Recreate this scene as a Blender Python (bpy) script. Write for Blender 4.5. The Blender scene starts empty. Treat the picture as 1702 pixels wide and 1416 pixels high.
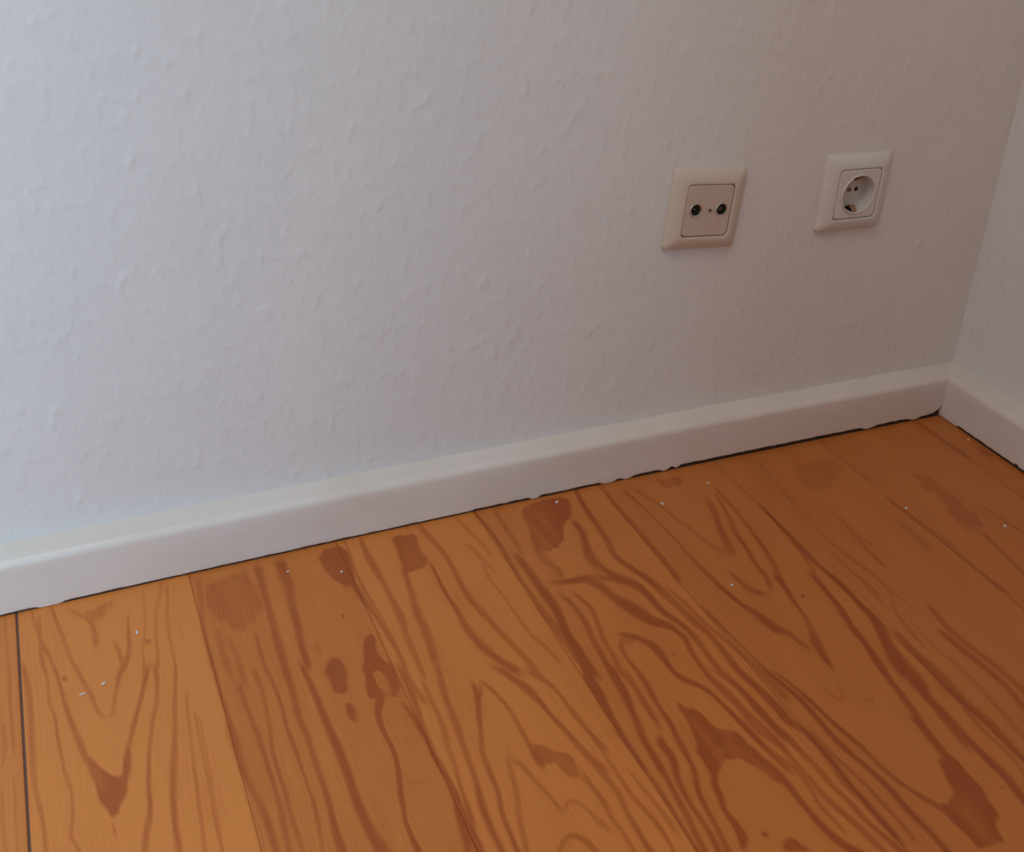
import bpy, bmesh, math, random
import numpy as np
from mathutils import Vector, Matrix

random.seed(7)
scene = bpy.context.scene
COL = scene.collection

# ------------------------------------------------------------------ camera
IMG_W, IMG_H = 1702.0, 1416.0
FOCAL_PX, PPX, PPY = 1864.32, 917.99, 650.12
cd = bpy.data.cameras.new('camera')
cd.sensor_fit = 'HORIZONTAL'
cd.sensor_width = 36.0
cd.lens = FOCAL_PX / IMG_W * 36.0
cd.shift_x = -(PPX - IMG_W / 2) / IMG_W
cd.shift_y = (PPY - IMG_H / 2) / IMG_W
cd.clip_start = 0.02
cam = bpy.data.objects.new('camera', cd)
COL.objects.link(cam)
RX, RY, RZ = (0.910312, -0.410821, 0.050569), (0.157716, 0.457213, 0.875261), (-0.382696, -0.788786, 0.481000)
cam.matrix_world = Matrix(((RX[0], RY[0], RZ[0], -0.958856), (RX[1], RY[1], RZ[1], -0.881797),
                           (RX[2], RY[2], RZ[2], 0.651470), (0, 0, 0, 1)))
scene.camera = cam

# ------------------------------------------------------------------ light and exposure
ROOM_L, ROOM_F, ROOM_H = -3.0, -2.3, 2.5   # room shell: left wall x, window wall y, height
BLOCK_X, BLOCK_Y = -1.21, -1.22  # unseen block added to shade the right side: face at BLOCK_Y for x > BLOCK_X
WIN = (-2.15, -1.215, 0.55, 2.2)                    # tall window in the front wall: x0, x1, z0, z1
world = bpy.data.worlds.new('daylight')
scene.world = world
world.use_nodes = True
bg = world.node_tree.nodes['Background']
bg.inputs['Color'].default_value = (0.70, 0.85, 1.0, 1)
bg.inputs['Strength'].default_value = 0.3
ld = bpy.data.lights.new('window_daylight', 'AREA')
ld.shape = 'RECTANGLE'
ld.size = WIN[1] - WIN[0]
ld.size_y = WIN[3] - WIN[2]
ld.energy = 66
ld.color = (0.37, 0.72, 1.07)
lo = bpy.data.objects.new('window_daylight', ld)
COL.objects.link(lo)
lo.location = ((WIN[0] + WIN[1]) / 2, ROOM_F - 0.15, (WIN[2] + WIN[3]) / 2)
lo.rotation_euler = (math.pi / 2, 0, 0)
filld = bpy.data.lights.new('overhead_fill', 'AREA')       # unseen fill added under the ceiling for more light from above
filld.shape = 'DISK'
filld.size = 0.7
filld.energy = 10.4
filld.color = (1.0, 0.90, 0.75)
fill = bpy.data.objects.new('overhead_fill', filld)
COL.objects.link(fill)
fill.location = (-1.3, -1.0, ROOM_H - 0.06)
scene.view_settings.view_transform = 'Standard'
scene.view_settings.look = 'None'
scene.view_settings.exposure = -0.04
scene.view_settings.gamma = 1.0
scene.view_settings.use_curve_mapping = False

# ------------------------------------------------------------------ materials
def new_mat(name, color, rough=0.5, spec=0.5):
    m = bpy.data.materials.new(name)
    m.use_nodes = True
    nt = m.node_tree
    b = nt.nodes['Principled BSDF']
    b.inputs['Base Color'].default_value = (*color, 1)
    b.inputs['Roughness'].default_value = rough
    b.inputs['Specular IOR Level'].default_value = spec
    return m, nt, b

def N(nt, kind, **kw):
    n = nt.nodes.new(kind)
    for k, v in kw.items():
        if k in n.inputs:
            n.inputs[k].default_value = v
        else:
            setattr(n, k, v)
    return n

def coords(nt, scale=(1, 1, 1)):
    t = N(nt, 'ShaderNodeNewGeometry')
    mp = N(nt, 'ShaderNodeMapping')
    mp.inputs['Scale'].default_value = scale
    nt.links.new(t.outputs['Position'], mp.inputs['Vector'])
    return mp.outputs['Vector']

def math_node(nt, op, a, b=None):
    n = N(nt, 'ShaderNodeMath', operation=op)
    for i, v in enumerate((a, b)):
        if v is None:
            continue
        if isinstance(v, (int, float)):
            n.inputs[i].default_value = v
        else:
            nt.links.new(v, n.inputs[i])
    return n.outputs[0]

def ramp(nt, fac, stops):
    r = N(nt, 'ShaderNodeValToRGB')
    el = r.color_ramp.elements
    while len(el) < len(stops):
        el.new(0.5)
    for e, (pos, c) in zip(el, stops):
        e.position = pos
        e.color = (*c, 1) if len(c) == 3 else c
    nt.links.new(fac, r.inputs['Fac'])
    return r.outputs['Color']

def plaster(name, color):
    m, nt, b = new_mat(name, color, 0.75, 0.25)
    v = coords(nt, (1, 1, 0.72))
    lumps = N(nt, 'ShaderNodeTexNoise', Scale=90.0, Detail=1.4, Roughness=0.4)
    nt.links.new(v, lumps.inputs['Vector'])
    lump_h = math_node(nt, 'POWER', math_node(nt, 'MAXIMUM', math_node(nt, 'SUBTRACT', lumps.outputs['Fac'], 0.50), 0.0), 1.2)
    broad = N(nt, 'ShaderNodeTexNoise', Scale=14.0, Detail=3.0)
    nt.links.new(v, broad.inputs['Vector'])
    fine = N(nt, 'ShaderNodeTexNoise', Scale=260.0, Detail=2.0)
    nt.links.new(v, fine.inputs['Vector'])
    h = math_node(nt, 'ADD', math_node(nt, 'MULTIPLY', lump_h, 2.4), math_node(nt, 'MULTIPLY', broad.outputs['Fac'], 0.9))
    h = math_node(nt, 'ADD', h, math_node(nt, 'MULTIPLY', fine.outputs['Fac'], 0.06))
    bp = N(nt, 'ShaderNodeBump', Strength=0.36, Distance=0.0030)
    nt.links.new(h, bp.inputs['Height'])
    nt.links.new(bp.outputs['Normal'], b.inputs['Normal'])
    # faint stains and unevenness of the old paint
    st = N(nt, 'ShaderNodeTexNoise', Scale=7.0, Detail=4.0)
    nt.links.new(coords(nt), st.inputs['Vector'])
    c = ramp(nt, st.outputs['Fac'], [(0.3, [x * 0.965 for x in color]), (0.7, color)])
    nt.links.new(c, b.inputs['Base Color'])
    return m

def gloss_paint(name, color, rough=0.32):
    m, nt, b = new_mat(name, color, rough, 0.5)
    n1 = N(nt, 'ShaderNodeTexNoise', Scale=22.0, Detail=3.0)
    nt.links.new(coords(nt, (0.35, 0.35, 1.6)), n1.inputs['Vector'])
    bp = N(nt, 'ShaderNodeBump', Strength=0.22, Distance=0.003)
    nt.links.new(n1.outputs['Fac'], bp.inputs['Height'])
    nt.links.new(bp.outputs['Normal'], b.inputs['Normal'])
    n2 = N(nt, 'ShaderNodeTexNoise', Scale=9.0, Detail=5.0, Roughness=0.6)
    nt.links.new(coords(nt, (1, 1, 2.5)), n2.inputs['Vector'])
    c = ramp(nt, n2.outputs['Fac'], [(0.32, [color[0] * 0.95, color[1] * 0.93, color[2] * 0.89]), (0.6, color)])
    nt.links.new(c, b.inputs['Base Color'])
    return m

def wood():
    m, nt, b = new_mat('varnished_pine', (0.5, 0.2, 0.05), 0.34, 0.32)
    at = N(nt, 'ShaderNodeAttribute', attribute_name='grain')
    tone = N(nt, 'ShaderNodeAttribute', attribute_type='OBJECT', attribute_name='tone')
    fine = N(nt, 'ShaderNodeTexNoise', Scale=1.0, Detail=4.0, Roughness=0.6)
    nt.links.new(coords(nt, (420, 16, 1)), fine.inputs['Vector'])
    mid = N(nt, 'ShaderNodeTexNoise', Scale=1.0, Detail=2.0)
    nt.links.new(coords(nt, (38, 5, 1)), mid.inputs['Vector'])
    g = math_node(nt, 'ADD', at.outputs['Fac'], math_node(nt, 'MULTIPLY', math_node(nt, 'SUBTRACT', fine.outputs['Fac'], 0.5), 0.55))
    g = math_node(nt, 'ADD', g, math_node(nt, 'MULTIPLY', math_node(nt, 'SUBTRACT', mid.outputs['Fac'], 0.45), 0.5))
    g = math_node(nt, 'ADD', g, tone.outputs['Fac'])
    c = ramp(nt, g, [(0.0, WOOD_LIGHT), (0.5, WOOD_MID), (1.0, WOOD_DARK)])
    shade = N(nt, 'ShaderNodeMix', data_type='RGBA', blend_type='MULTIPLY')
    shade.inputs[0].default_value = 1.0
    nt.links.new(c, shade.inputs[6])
    falloff = N(nt, 'ShaderNodeAttribute', attribute_type='OBJECT', attribute_name='board_colour')
    nt.links.new(falloff.outputs['Color'], shade.inputs[7])
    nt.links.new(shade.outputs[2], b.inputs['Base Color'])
    wear = N(nt, 'ShaderNodeTexNoise', Scale=18.0, Detail=5.0)
    nt.links.new(coords(nt), wear.inputs['Vector'])
    rr = math_node(nt, 'ADD', math_node(nt, 'MULTIPLY', wear.outputs['Fac'], 0.2), 0.3)
    nt.links.new(rr, b.inputs['Roughness'])
    bp = N(nt, 'ShaderNodeBump', Strength=0.12, Distance=0.0008)
    nt.links.new(g, bp.inputs['Height'])
    nt.links.new(bp.outputs['Normal'], b.inputs['Normal'])
    return m

WOOD_LIGHT = (0.66, 0.212, 0.045)
WOOD_MID = (0.54, 0.150, 0.030)
WOOD_DARK = (0.41, 0.092, 0.018)
def plastic(name, color, rough=0.4):
    m, nt, b = new_mat(name, color, rough, 0.4)
    n = N(nt, 'ShaderNodeTexNoise', Scale=60.0, Detail=3.0)
    nt.links.new(coords(nt), n.inputs['Vector'])
    c = ramp(nt, n.outputs['Fac'], [(0.3, [x * 0.96 for x in color]), (0.7, color)])
    nt.links.new(c, b.inputs['Base Color'])
    return m
def metal(name, color, rough=0.35):
    m, nt, b = new_mat(name, color, rough)
    b.inputs['Metallic'].default_value = 1.0
    n = N(nt, 'ShaderNodeTexNoise', Scale=300.0)
    nt.links.new(coords(nt), n.inputs['Vector'])
    rr = math_node(nt, 'ADD', math_node(nt, 'MULTIPLY', n.outputs['Fac'], 0.2), rough - 0.1)
    nt.links.new(rr, b.inputs['Roughness'])
    return m

M_WALL = plaster('white_plaster', (0.785, 0.71, 0.66))
M_BOARD = gloss_paint('white_gloss_paint', (0.755, 0.65, 0.575))
M_WOOD = wood()
M_CREAM = plastic('yellowed_cream_plastic', (0.67, 0.535, 0.42))
M_CREAM2 = plastic('aged_beige_plastic', (0.62, 0.46, 0.365))
M_WHITE = plastic('white_plastic', (0.70, 0.625, 0.56))
M_DARK = plastic('dark_recess', (0.012, 0.010, 0.009), 0.7)
M_METAL = metal('nickel', (0.62, 0.58, 0.52))
M_BRASS = metal('dull_brass', (0.42, 0.27, 0.17), 0.5)
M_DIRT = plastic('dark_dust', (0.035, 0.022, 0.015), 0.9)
M_SEAM = plastic('packed_brown_dirt', (0.15, 0.075, 0.05), 0.9)
M_CRUMB = plastic('paint_crumb', (0.72, 0.62, 0.55), 0.8)

# ------------------------------------------------------------------ mesh helpers
def link(name, me, mat, parent=None, **props):
    o = bpy.data.objects.new(name, me)
    if mat:
        me.materials.append(mat)
    COL.objects.link(o)
    o.parent = parent
    for k, v in props.items():
        o[k] = v
    return o

def mesh_from(name, verts, faces, smooth=False):
    me = bpy.data.meshes.new(name)
    me.from_pydata([tuple(map(float, v)) for v in verts], [], faces)
    bm = bmesh.new(); bm.from_mesh(me)
    bmesh.ops.recalc_face_normals(bm, faces=bm.faces[:])
    bm.to_mesh(me); bm.free()
    if smooth:
        me.polygons.foreach_set('use_smooth', [True] * len(me.polygons))
    return me

def sweep(name, loops, smooth=False):
    """closed cross-section loops -> skinned solid with end caps"""
    n = len(loops[0])
    verts = [v for lp in loops for v in lp]
    faces = []
    for i in range(len(loops) - 1):
        a, b = i * n, (i + 1) * n
        for j in range(n):
            k = (j + 1) % n
            faces.append((a + j, b + j, b + k, a + k))
    faces.append(tuple(range(n)))
    faces.append(tuple((len(loops) - 1) * n + j for j in range(n)))
    return mesh_from(name, verts, faces, smooth)

def boxes(name, lst):
    verts, faces = [], []
    for x0, x1, y0, y1, z0, z1 in lst:
        o = len(verts)
        verts += [(x, y, z) for x in (x0, x1) for y in (y0, y1) for z in (z0, z1)]
        faces += [tuple(o + i for i in f) for f in ((0, 1, 3, 2), (4, 6, 7, 5), (0, 4, 5, 1), (2, 3, 7, 6), (0, 2, 6, 4), (1, 5, 7, 3))]
    return mesh_from(name, verts, faces)

def smooth_by_angle(o, deg=35):
    me = o.data
    me.polygons.foreach_set('use_smooth', [True] * len(me.polygons))
    bm = bmesh.new(); bm.from_mesh(me)
    for e in bm.edges:
        if len(e.link_faces) == 2 and e.calc_face_angle(0) > math.radians(deg):
            e.smooth = False
    bm.to_mesh(me); bm.free()

def hash2(i, j, seed):
    h = np.sin(i * 127.1 + j * 311.7 + seed * 74.7) * 43758.5453
    return h - np.floor(h)
def vnoise(x, y, seed=0):
    x = np.asarray(x, float); y = np.asarray(y, float)
    i, j = np.floor(x), np.floor(y)
    u, v = x - i, y - j
    u, v = u * u * (3 - 2 * u), v * v * (3 - 2 * v)
    return ((hash2(i, j, seed) * (1 - u) + hash2(i + 1, j, seed) * u) * (1 - v)
            + (hash2(i, j + 1, seed) * (1 - u) + hash2(i + 1, j + 1, seed) * u) * v)

# ------------------------------------------------------------------ room shell
BOW = 0.0057                       # the old wall and its skirting are not quite straight
def bow(x):
    return BOW * (1 - ((x + 0.5) / 0.5) ** 2) if x > -1.25 else BOW * (1 - 1.5 ** 2)

BOXES = [(-0.3798, 0.2905, 0.024), (-0.2009, 0.2906, 0.024)]      # flush boxes let into the wall: x, z, half size
xs = np.array(sorted(set(list(np.linspace(ROOM_L, -1.3, 12)) + list(np.linspace(-1.28, 0.0, 65)) + [c[0] + q * c[2] for c in BOXES for q in (-1, 1)])))
zs = sorted([0, .03, .06, .09, .12, .15, .18, .22, .4, .6, 1.0, 1.6, ROOM_H] + [BOXES[0][1] - .024, BOXES[0][1] + .024])
BOXES[1] = (BOXES[1][0], BOXES[0][1], 0.024)
loops = []
for x in xs:
    lp = [(x, bow(x) * max(0, 1 - z / 0.25), z) for z in zs]
    lp += [(x, 0.14, ROOM_H), (x, 0.14, 0)]
    loops.append(lp)
me = sweep('wall_back', loops)
bm = bmesh.new(); bm.from_mesh(me)
cut = [f for f in bm.faces if any(abs(f.calc_center_median().x - c[0]) < c[2] and abs(f.calc_center_median().z - c[1]) < c[2] and abs(f.calc_center_median().y) < 0.01 for c in BOXES)]
bmesh.ops.delete(bm, geom=cut, context='FACES_ONLY')
bm.to_mesh(me); bm.free()
o = link('wall_back', me, M_WALL, kind='structure')
smooth_by_angle(o)
link('wall_right', boxes('wall_right', [(0, 0.14, BLOCK_Y, 0.14, 0, ROOM_H)]), M_WALL, kind='structure')
x0, x1, z0, z1 = WIN
T = 0.14
link('wall_left', boxes('wall_left', [(ROOM_L - T, ROOM_L, ROOM_F, 0.14, 0, ROOM_H)]), M_WALL, kind='structure')
link('wall_front', boxes('wall_front', [(ROOM_L - T, x0, ROOM_F - T, ROOM_F, 0, ROOM_H), (x1, BLOCK_X, ROOM_F - T, ROOM_F, 0, ROOM_H),
     (x0, x1, ROOM_F - T, ROOM_F, 0, z0), (x0, x1, ROOM_F - T, ROOM_F, z1, ROOM_H),
     (BLOCK_X, T, ROOM_F - T, BLOCK_Y, 0, ROOM_H)]), M_WALL, kind='structure')  # last box is the unseen block added to keep daylight off the corner
link('ceiling', boxes('ceiling', [(ROOM_L - T, T, ROOM_F - T, 0.14, ROOM_H, ROOM_H + 0.1)]), M_WALL, kind='structure')
fw, fy0, fy1 = 0.05, ROOM_F - 0.09, ROOM_F - 0.04
win = link('window_1', boxes('window_1', [(x0, x0 + fw, fy0, fy1, z0, z1), (x1 - fw, x1, fy0, fy1, z0, z1),
     (x0 + fw, x1 - fw, fy0, fy1, z0, z0 + fw), (x0 + fw, x1 - fw, fy0, fy1, z1 - fw, z1)]), M_BOARD, kind='structure')

# ------------------------------------------------------------------ floorboards
# recorded growth-ring lines and dark patches of the boards, tenths of a millimetre on the floor:
# strokes: strength %, then x, y, width per point; patches: strength %, then x, y per corner
STROKES = [
[50,-10139,-180,33,-10112,-340,33,-10062,-630,43,-10008,-981,42,-9944,-1285,41,-9896,-1472,46,-9869,-1645,45,-9818,-1769,62],
[50,-9818,-1769,79,-9758,-1721,46,-9711,-1510,39,-9661,-1326,52,-9611,-1206,71,-9566,-1043,39,-9548,-826,25,-9519,-546,23],
[40,-10277,-183,22,-10257,-344,22,-10208,-723,42,-10164,-903,31,-10133,-1109,31,-10095,-1361,40,-10085,-1528,39,-10040,-1752,44,-9996,-1968,48,-9972,-2084,47],
[55,-10145,-970,26,-10132,-1090,26,-10084,-1511,39,-10042,-1781,43,-9993,-2071,52,-9958,-2244,56],
[60,-9426,-1234,46,-9458,-1351,46,-9534,-1628,39,-9618,-1916,43,-9683,-2134,52,-9728,-2378,50],
[45,-9464,-1119,22,-9498,-1509,38,-9567,-1731,42,-9659,-2010,44],
[45,-9876,-2766,13,-9853,-2865,13,-9848,-2955,11],
[45,-9989,-302,54,-9904,-439,54,-9823,-567,46,-9806,-765,49,-9821,-945,33],
[45,-9668,-837,33,-9635,-1016,32,-9626,-1200,42],
[55,-10356,-885,41,-10348,-1006,41,-10325,-1352,49,-10323,-1670,53,-10326,-1969,57,-10324,-2253,45,-10310,-2461,40,-10297,-2662,39,-10293,-2851,43,-10289,-3066,42],
[45,-10168,-1558,20,-10148,-1891,24,-10137,-2188,28,-10105,-2423,32,-10108,-2608,28,-10134,-2791,26,-10095,-2943,34,-10042,-3152,33],
[55,-9384,-1254,44,-9395,-1375,43,-9426,-1703,43,-9508,-2021,37,-9559,-2272,35,-9592,-2545,34,-9606,-2743,38,-9647,-2923,57,-9683,-3109,56,-9723,-3320,54],
[60,-9232,-1312,28,-9249,-1432,27,-9305,-1832,47,-9347,-2131,51,-9396,-2409,65,-9442,-2741,67,-9468,-2994,60,-9482,-3190,54,-9497,-3404,53],
[45,-9197,-1675,27,-9238,-2096,31,-9264,-2534,34,-9288,-2936,33,-9311,-3259,36,-9327,-3473,35],
[45,-9174,-1883,21,-9186,-2360,25,-9193,-2772,29,-9200,-3102,28,-9199,-3316,27,-9198,-3531,26],
[40,-9196,-190,50,-9230,-348,49,-9318,-760,35,-9353,-1125,28,-9387,-1398,33],
[40,-9161,-249,36,-9178,-410,35,-9219,-798,34,-9238,-1350,27,-9252,-1450,27],
[40,-9354,-239,30,-9368,-400,29,-9400,-768,29,-9478,-1150,28],
[40,-10214,-293,33,-10218,-456,33,-10229,-931,41,-10196,-1119,25,-10195,-1486,29,-10169,-1576,24,-10150,-1922,24,-10143,-2041,23],
[30,-10522,-1504,29,-10517,-1625,29,-10511,-1778,29,-10534,-1944,20,-10550,-2062,20],
[30,-10543,-2181,27,-10542,-2302,27,-10539,-2565,26,-10527,-2781,34,-10514,-2996,33],
[25,-10466,-2057,23,-10461,-2335,22,-10457,-2785,21,-10455,-3000,21],
[30,-10479,-194,33,-10477,-356,32,-10469,-874,41,-10462,-1381,29,-10454,-1802,28,-10452,-1921,28],
[35,-9149,-1973,21,-9160,-2430,25,-9179,-2846,29,-9202,-3315,32,-9213,-3530,31],
[65,-8303,-1681,58,-8293,-1802,57,-8276,-2017,67,-8263,-2288,76,-8255,-2514,86,-8246,-2732,94,-8245,-2967,97,-8253,-3188,90,-8245,-3380,99,-8225,-3558,117,-8202,-3718,145,-8172,-3931,142],
[60,-8154,-243,129,-8158,-405,127,-8165,-665,124,-8191,-949,97,-8205,-1224,89,-8239,-1572,80,-8251,-1819,68],
[60,-7619,-762,68,-7594,-1050,81,-7561,-1249,53,-7527,-1561,45,-7510,-1944,42,-7521,-2208,53,-7496,-2423,60,-7483,-2541,59],
[50,-7514,-158,27,-7525,-320,27,-7553,-765,33,-7520,-1326,32,-7498,-1669,35,-7492,-2042,34],
[50,-7367,-171,57,-7363,-332,56,-7356,-683,61,-7361,-1011,46,-7347,-1432,63,-7386,-1711,37,-7394,-2080,48,-7397,-2198,48],
[75,-7818,-1867,59,-7813,-1988,59,-7805,-2165,71,-7784,-2293,100,-7858,-2462,66,-7873,-2664,49,-7860,-2839,43,-7882,-3053,47,-7931,-3275,61,-7954,-3416,45,-7983,-3538,39,-7982,-3694,49,-7969,-3812,59,-7947,-4026,57],
[70,-7621,-1938,82,-7630,-2059,81,-7646,-2262,68,-7732,-2313,83],
[65,-7657,-2409,48,-7621,-2588,58,-7611,-2767,56,-7604,-2886,56],
[30,-8166,-2718,25,-8087,-2824,31],
[60,-8431,-1627,79,-8431,-1748,78,-8432,-2007,66,-8450,-2279,75,-8431,-2522,63,-8432,-2747,72,-8434,-3005,60,-8444,-3207,59,-8454,-3401,67,-8457,-3603,84,-8461,-3818,83],
[50,-8555,-1651,34,-8551,-1772,33,-8542,-2047,38,-8557,-2364,42,-8549,-2612,36,-8545,-2819,30,-8543,-3072,29,-8557,-3295,38,-8573,-3556,37,-8586,-3771,36],
[40,-8660,-1610,56,-8656,-1731,55,-8649,-1972,43,-8697,-2463,31,-8702,-2684,35,-8703,-2926,39,-8711,-3141,38,-8712,-3362,38,-8709,-3514,37,-8704,-3729,36],
[45,-8957,-2097,62,-8943,-2427,91,-8936,-2664,69,-8908,-2886,58,-8867,-3171,75,-8868,-3450,55,-8868,-3665,54],
[40,-8809,-1707,65,-8793,-2032,53,-8772,-2311,62,-8765,-2586,50,-8764,-2874,39,-8762,-3147,57,-8788,-3482,46,-8805,-3696,45],
[45,-8959,-1476,55,-8957,-1597,54,-8952,-1888,53,-8942,-2134,41,-8919,-2466,40],
[45,-8893,-266,73,-8906,-428,72,-8952,-1016,57,-8963,-1293,56,-8962,-1562,54],
[50,-8357,-253,114,-8366,-415,112,-8385,-751,85,-8403,-1129,82,-8423,-1501,91,-8432,-1854,89],
[35,-8785,-1137,46,-8763,-1461,67,-8751,-1816,54],
[40,-8555,-1168,46,-8564,-1446,45,-8562,-1769,44],
[35,-8858,-1013,69,-8855,-1334,67,-8851,-1692,65],
[50,-7369,-190,56,-7374,-352,55,-7384,-717,54,-7359,-1033,66,-7374,-1381,63,-7384,-1693,62,-7388,-1973,60,-7403,-2165,59,-7412,-2284,58],
[65,-7115,-727,67,-7157,-1109,78,-7201,-1447,101,-7203,-1645,119,-7233,-1884,103,-7262,-2148,101],
[65,-7249,-2079,83,-7267,-2199,82,-7305,-2445,81,-7326,-2736,79,-7351,-2994,66,-7370,-3197,65,-7397,-3418,63,-7428,-3613,72,-7440,-3808,71,-7446,-4010,70,-7453,-4225,68],
[60,-6781,-155,81,-6755,-315,80,-6715,-573,78,-6688,-818,73,-6695,-1109,70,-6703,-1387,99,-6666,-1610,87,-6626,-1846,86,-6587,-2075,71,-6542,-2280,83,-6521,-2471,80,-6508,-2589,79],
[60,-6590,-2406,75,-6541,-2516,74,-6464,-2687,55,-6443,-2917,45,-6419,-3156,45,-6375,-3394,51,-6354,-3510,50],
[60,-6868,-774,42,-6872,-1259,48,-6858,-1516,54,-6861,-1776,94,-6825,-2022,112,-6771,-2211,103,-6679,-2392,120,-6625,-2498,119],
[65,-6829,-2279,88,-6779,-2388,88,-6719,-2518,86,-6666,-2660,115,-6625,-2879,65,-6585,-3091,58,-6552,-3230,64,-6518,-3414,76,-6470,-3583,76,-6437,-3697,75],
[45,-6409,-945,42,-6440,-1205,43,-6410,-1477,44,-6395,-1774,42,-6381,-2058,57,-6325,-2233,58,-6291,-2506,41],
[60,-6195,-113,50,-6180,-274,50,-6149,-613,55,-6160,-1039,52,-6167,-1396,58,-6158,-1699,51,-6137,-2053,50,-6121,-2311,38,-6136,-2620,46,-6141,-2739,45],
[75,-6072,-931,95,-6048,-1286,106,-6050,-1613,109,-6051,-1925,111,-6079,-2134,108,-6084,-2401,123,-6070,-2646,95,-6063,-2764,94],
[30,-6456,-573,99,-6403,-855,81,-6348,-1151,64],
[35,-6405,-119,69,-6377,-279,68,-6315,-625,65,-6286,-922,63],
[40,-5983,-158,64,-5986,-319,64,-5994,-744,70,-5997,-1030,61],
[65,-7053,-2388,48,-7067,-2555,69,-7129,-2764,50,-7178,-2937,49,-7241,-3129,54,-7262,-3328,54,-7282,-3548,42,-7320,-3724,41,-7333,-3916,41,-7342,-4065,50,-7355,-4279,49],
[50,-6983,-2415,35,-7030,-2553,46,-7091,-2647,46],
[65,-6978,-2417,47,-6924,-2594,46,-6883,-2795,43,-6887,-3036,47,-6888,-3207,46,-6889,-3343,69,-6883,-3463,46],
[60,-6637,-3561,60,-6616,-3714,47,-6597,-3862,52,-6581,-3980,52],
[45,-7061,-3200,43,-7104,-3361,53,-7152,-3585,62,-7217,-3765,61,-7260,-3945,40,-7283,-4076,40,-7321,-4287,39],
[45,-7072,-3255,50,-7016,-3396,60,-6995,-3535,58,-6951,-3693,52,-6918,-3844,45,-6916,-3912,43],
[40,-6906,-3890,31,-6849,-3817,32,-6800,-3809,51,-6751,-3897,48,-6702,-4051,70,-6666,-4164,69],
[50,-7215,-4318,39,-7065,-4164,40,-7003,-4100,42,-6932,-4090,72,-6870,-4166,69,-6842,-4266,66,-6784,-4474,65],
[75,-7545,-1969,78,-7548,-2090,77,-7554,-2332,63,-7568,-2625,61,-7583,-2809,60,-7597,-3048,65,-7582,-3259,49,-7573,-3418,58,-7579,-3553,57,-7579,-3726,76,-7582,-3955,74,-7585,-4171,73],
[55,-7439,-2238,42,-7436,-2512,58,-7443,-2770,61,-7475,-2990,60,-7492,-3193,43,-7516,-3412,37,-7527,-3587,57,-7541,-3794,50],
[60,-7586,-3482,51,-7613,-3646,71,-7630,-3835,79,-7654,-3926,78,-7708,-4134,76],
[25,-7882,-3211,26,-7773,-3240,33,-7668,-3253,33],
[30,-7723,-2785,34,-7784,-2869,28],
[30,-8034,-3425,26,-8019,-3510,25],
[25,-7773,-3434,26,-7760,-3521,26],
[65,-5035,-82,66,-5061,-242,65,-5103,-498,82,-5115,-781,83,-5136,-1074,94,-5174,-1301,99,-5126,-1529,92,-5054,-1760,89,-5021,-1970,84,-4994,-2234,73,-4962,-2551,72],
[70,-5310,-632,67,-5312,-835,92,-5374,-1059,101,-5421,-1280,144,-5372,-1482,113,-5283,-1629,140,-5183,-1778,111,-5163,-1959,81,-5150,-2175,83,-5096,-2360,85,-5052,-2557,82,-5026,-2673,82],
[75,-5792,-1504,78,-5664,-1508,100,-5543,-1531,103,-5500,-1680,84,-5476,-1862,118,-5419,-2031,159,-5358,-2158,184,-5276,-2271,112,-5183,-2387,89,-5155,-2537,81,-5132,-2654,80],
[55,-4751,-106,54,-4762,-267,53,-4780,-563,71,-4778,-931,79,-4781,-1231,69,-4772,-1498,68,-4766,-1733,79,-4811,-1918,87],
[50,-4591,-315,61,-4570,-476,60,-4520,-871,57,-4510,-1257,54,-4506,-1526,62,-4489,-1814,70,-4475,-2045,70,-4449,-2272,72,-4386,-2528,108,-4358,-2644,107],
[50,-5837,-887,127,-5833,-1079,126,-5823,-1222,101,-5784,-1328,90,-5832,-1466,53],
[80,-6030,-1469,103,-6030,-1590,102,-6032,-1780,117,-6068,-2011,126,-6096,-2217,115,-6085,-2393,88,-6103,-2570,75,-6144,-2734,119,-6150,-2906,126,-6167,-3068,99,-6174,-3230,74,-6176,-3404,61,-6175,-3589,55,-6174,-3805,53],
[60,-6184,-1707,44,-6177,-1828,43,-6165,-2073,49,-6152,-2310,41,-6144,-2573,40],
[70,-5910,-1636,81,-5865,-1843,76,-5865,-2048,76,-5904,-2271,67,-5919,-2494,67,-5934,-2708,66,-5944,-2882,90,-5957,-3032,106,-5987,-3188,85,-6014,-3357,66,-6036,-3491,66,-6050,-3654,71,-6070,-3868,70],
[65,-5808,-1631,42,-5737,-1871,62,-5763,-2067,60,-5821,-2322,47,-5834,-2564,60,-5857,-2738,54,-5838,-2906,54,-5843,-3111,58,-5851,-3291,51,-5861,-3449,44],
[70,-5663,-2364,75,-5726,-2512,65,-5728,-2697,62,-5719,-2881,67,-5743,-3047,77,-5763,-3226,58,-5769,-3421,62,-5806,-3597,60,-5817,-3746,49,-5833,-3961,48],
[75,-5684,-2297,74,-5596,-2369,110,-5510,-2442,107,-5449,-2561,120,-5441,-2697,108,-5445,-2825,78,-5434,-2974,77,-5369,-3070,83,-5304,-3166,71,-5263,-3320,66,-5239,-3498,71,-5217,-3670,70,-5201,-3866,68,-5184,-3996,68,-5156,-4210,67],
[85,-5525,-3585,137,-5450,-3680,136,-5378,-3771,148,-5331,-3898,121,-5292,-4035,103,-5262,-4180,114,-5242,-4318,77,-5241,-4459,76,-5232,-4586,76,-5219,-4739,88,-5192,-4867,103,-5135,-4954,104,-5016,-5136,102],
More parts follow.
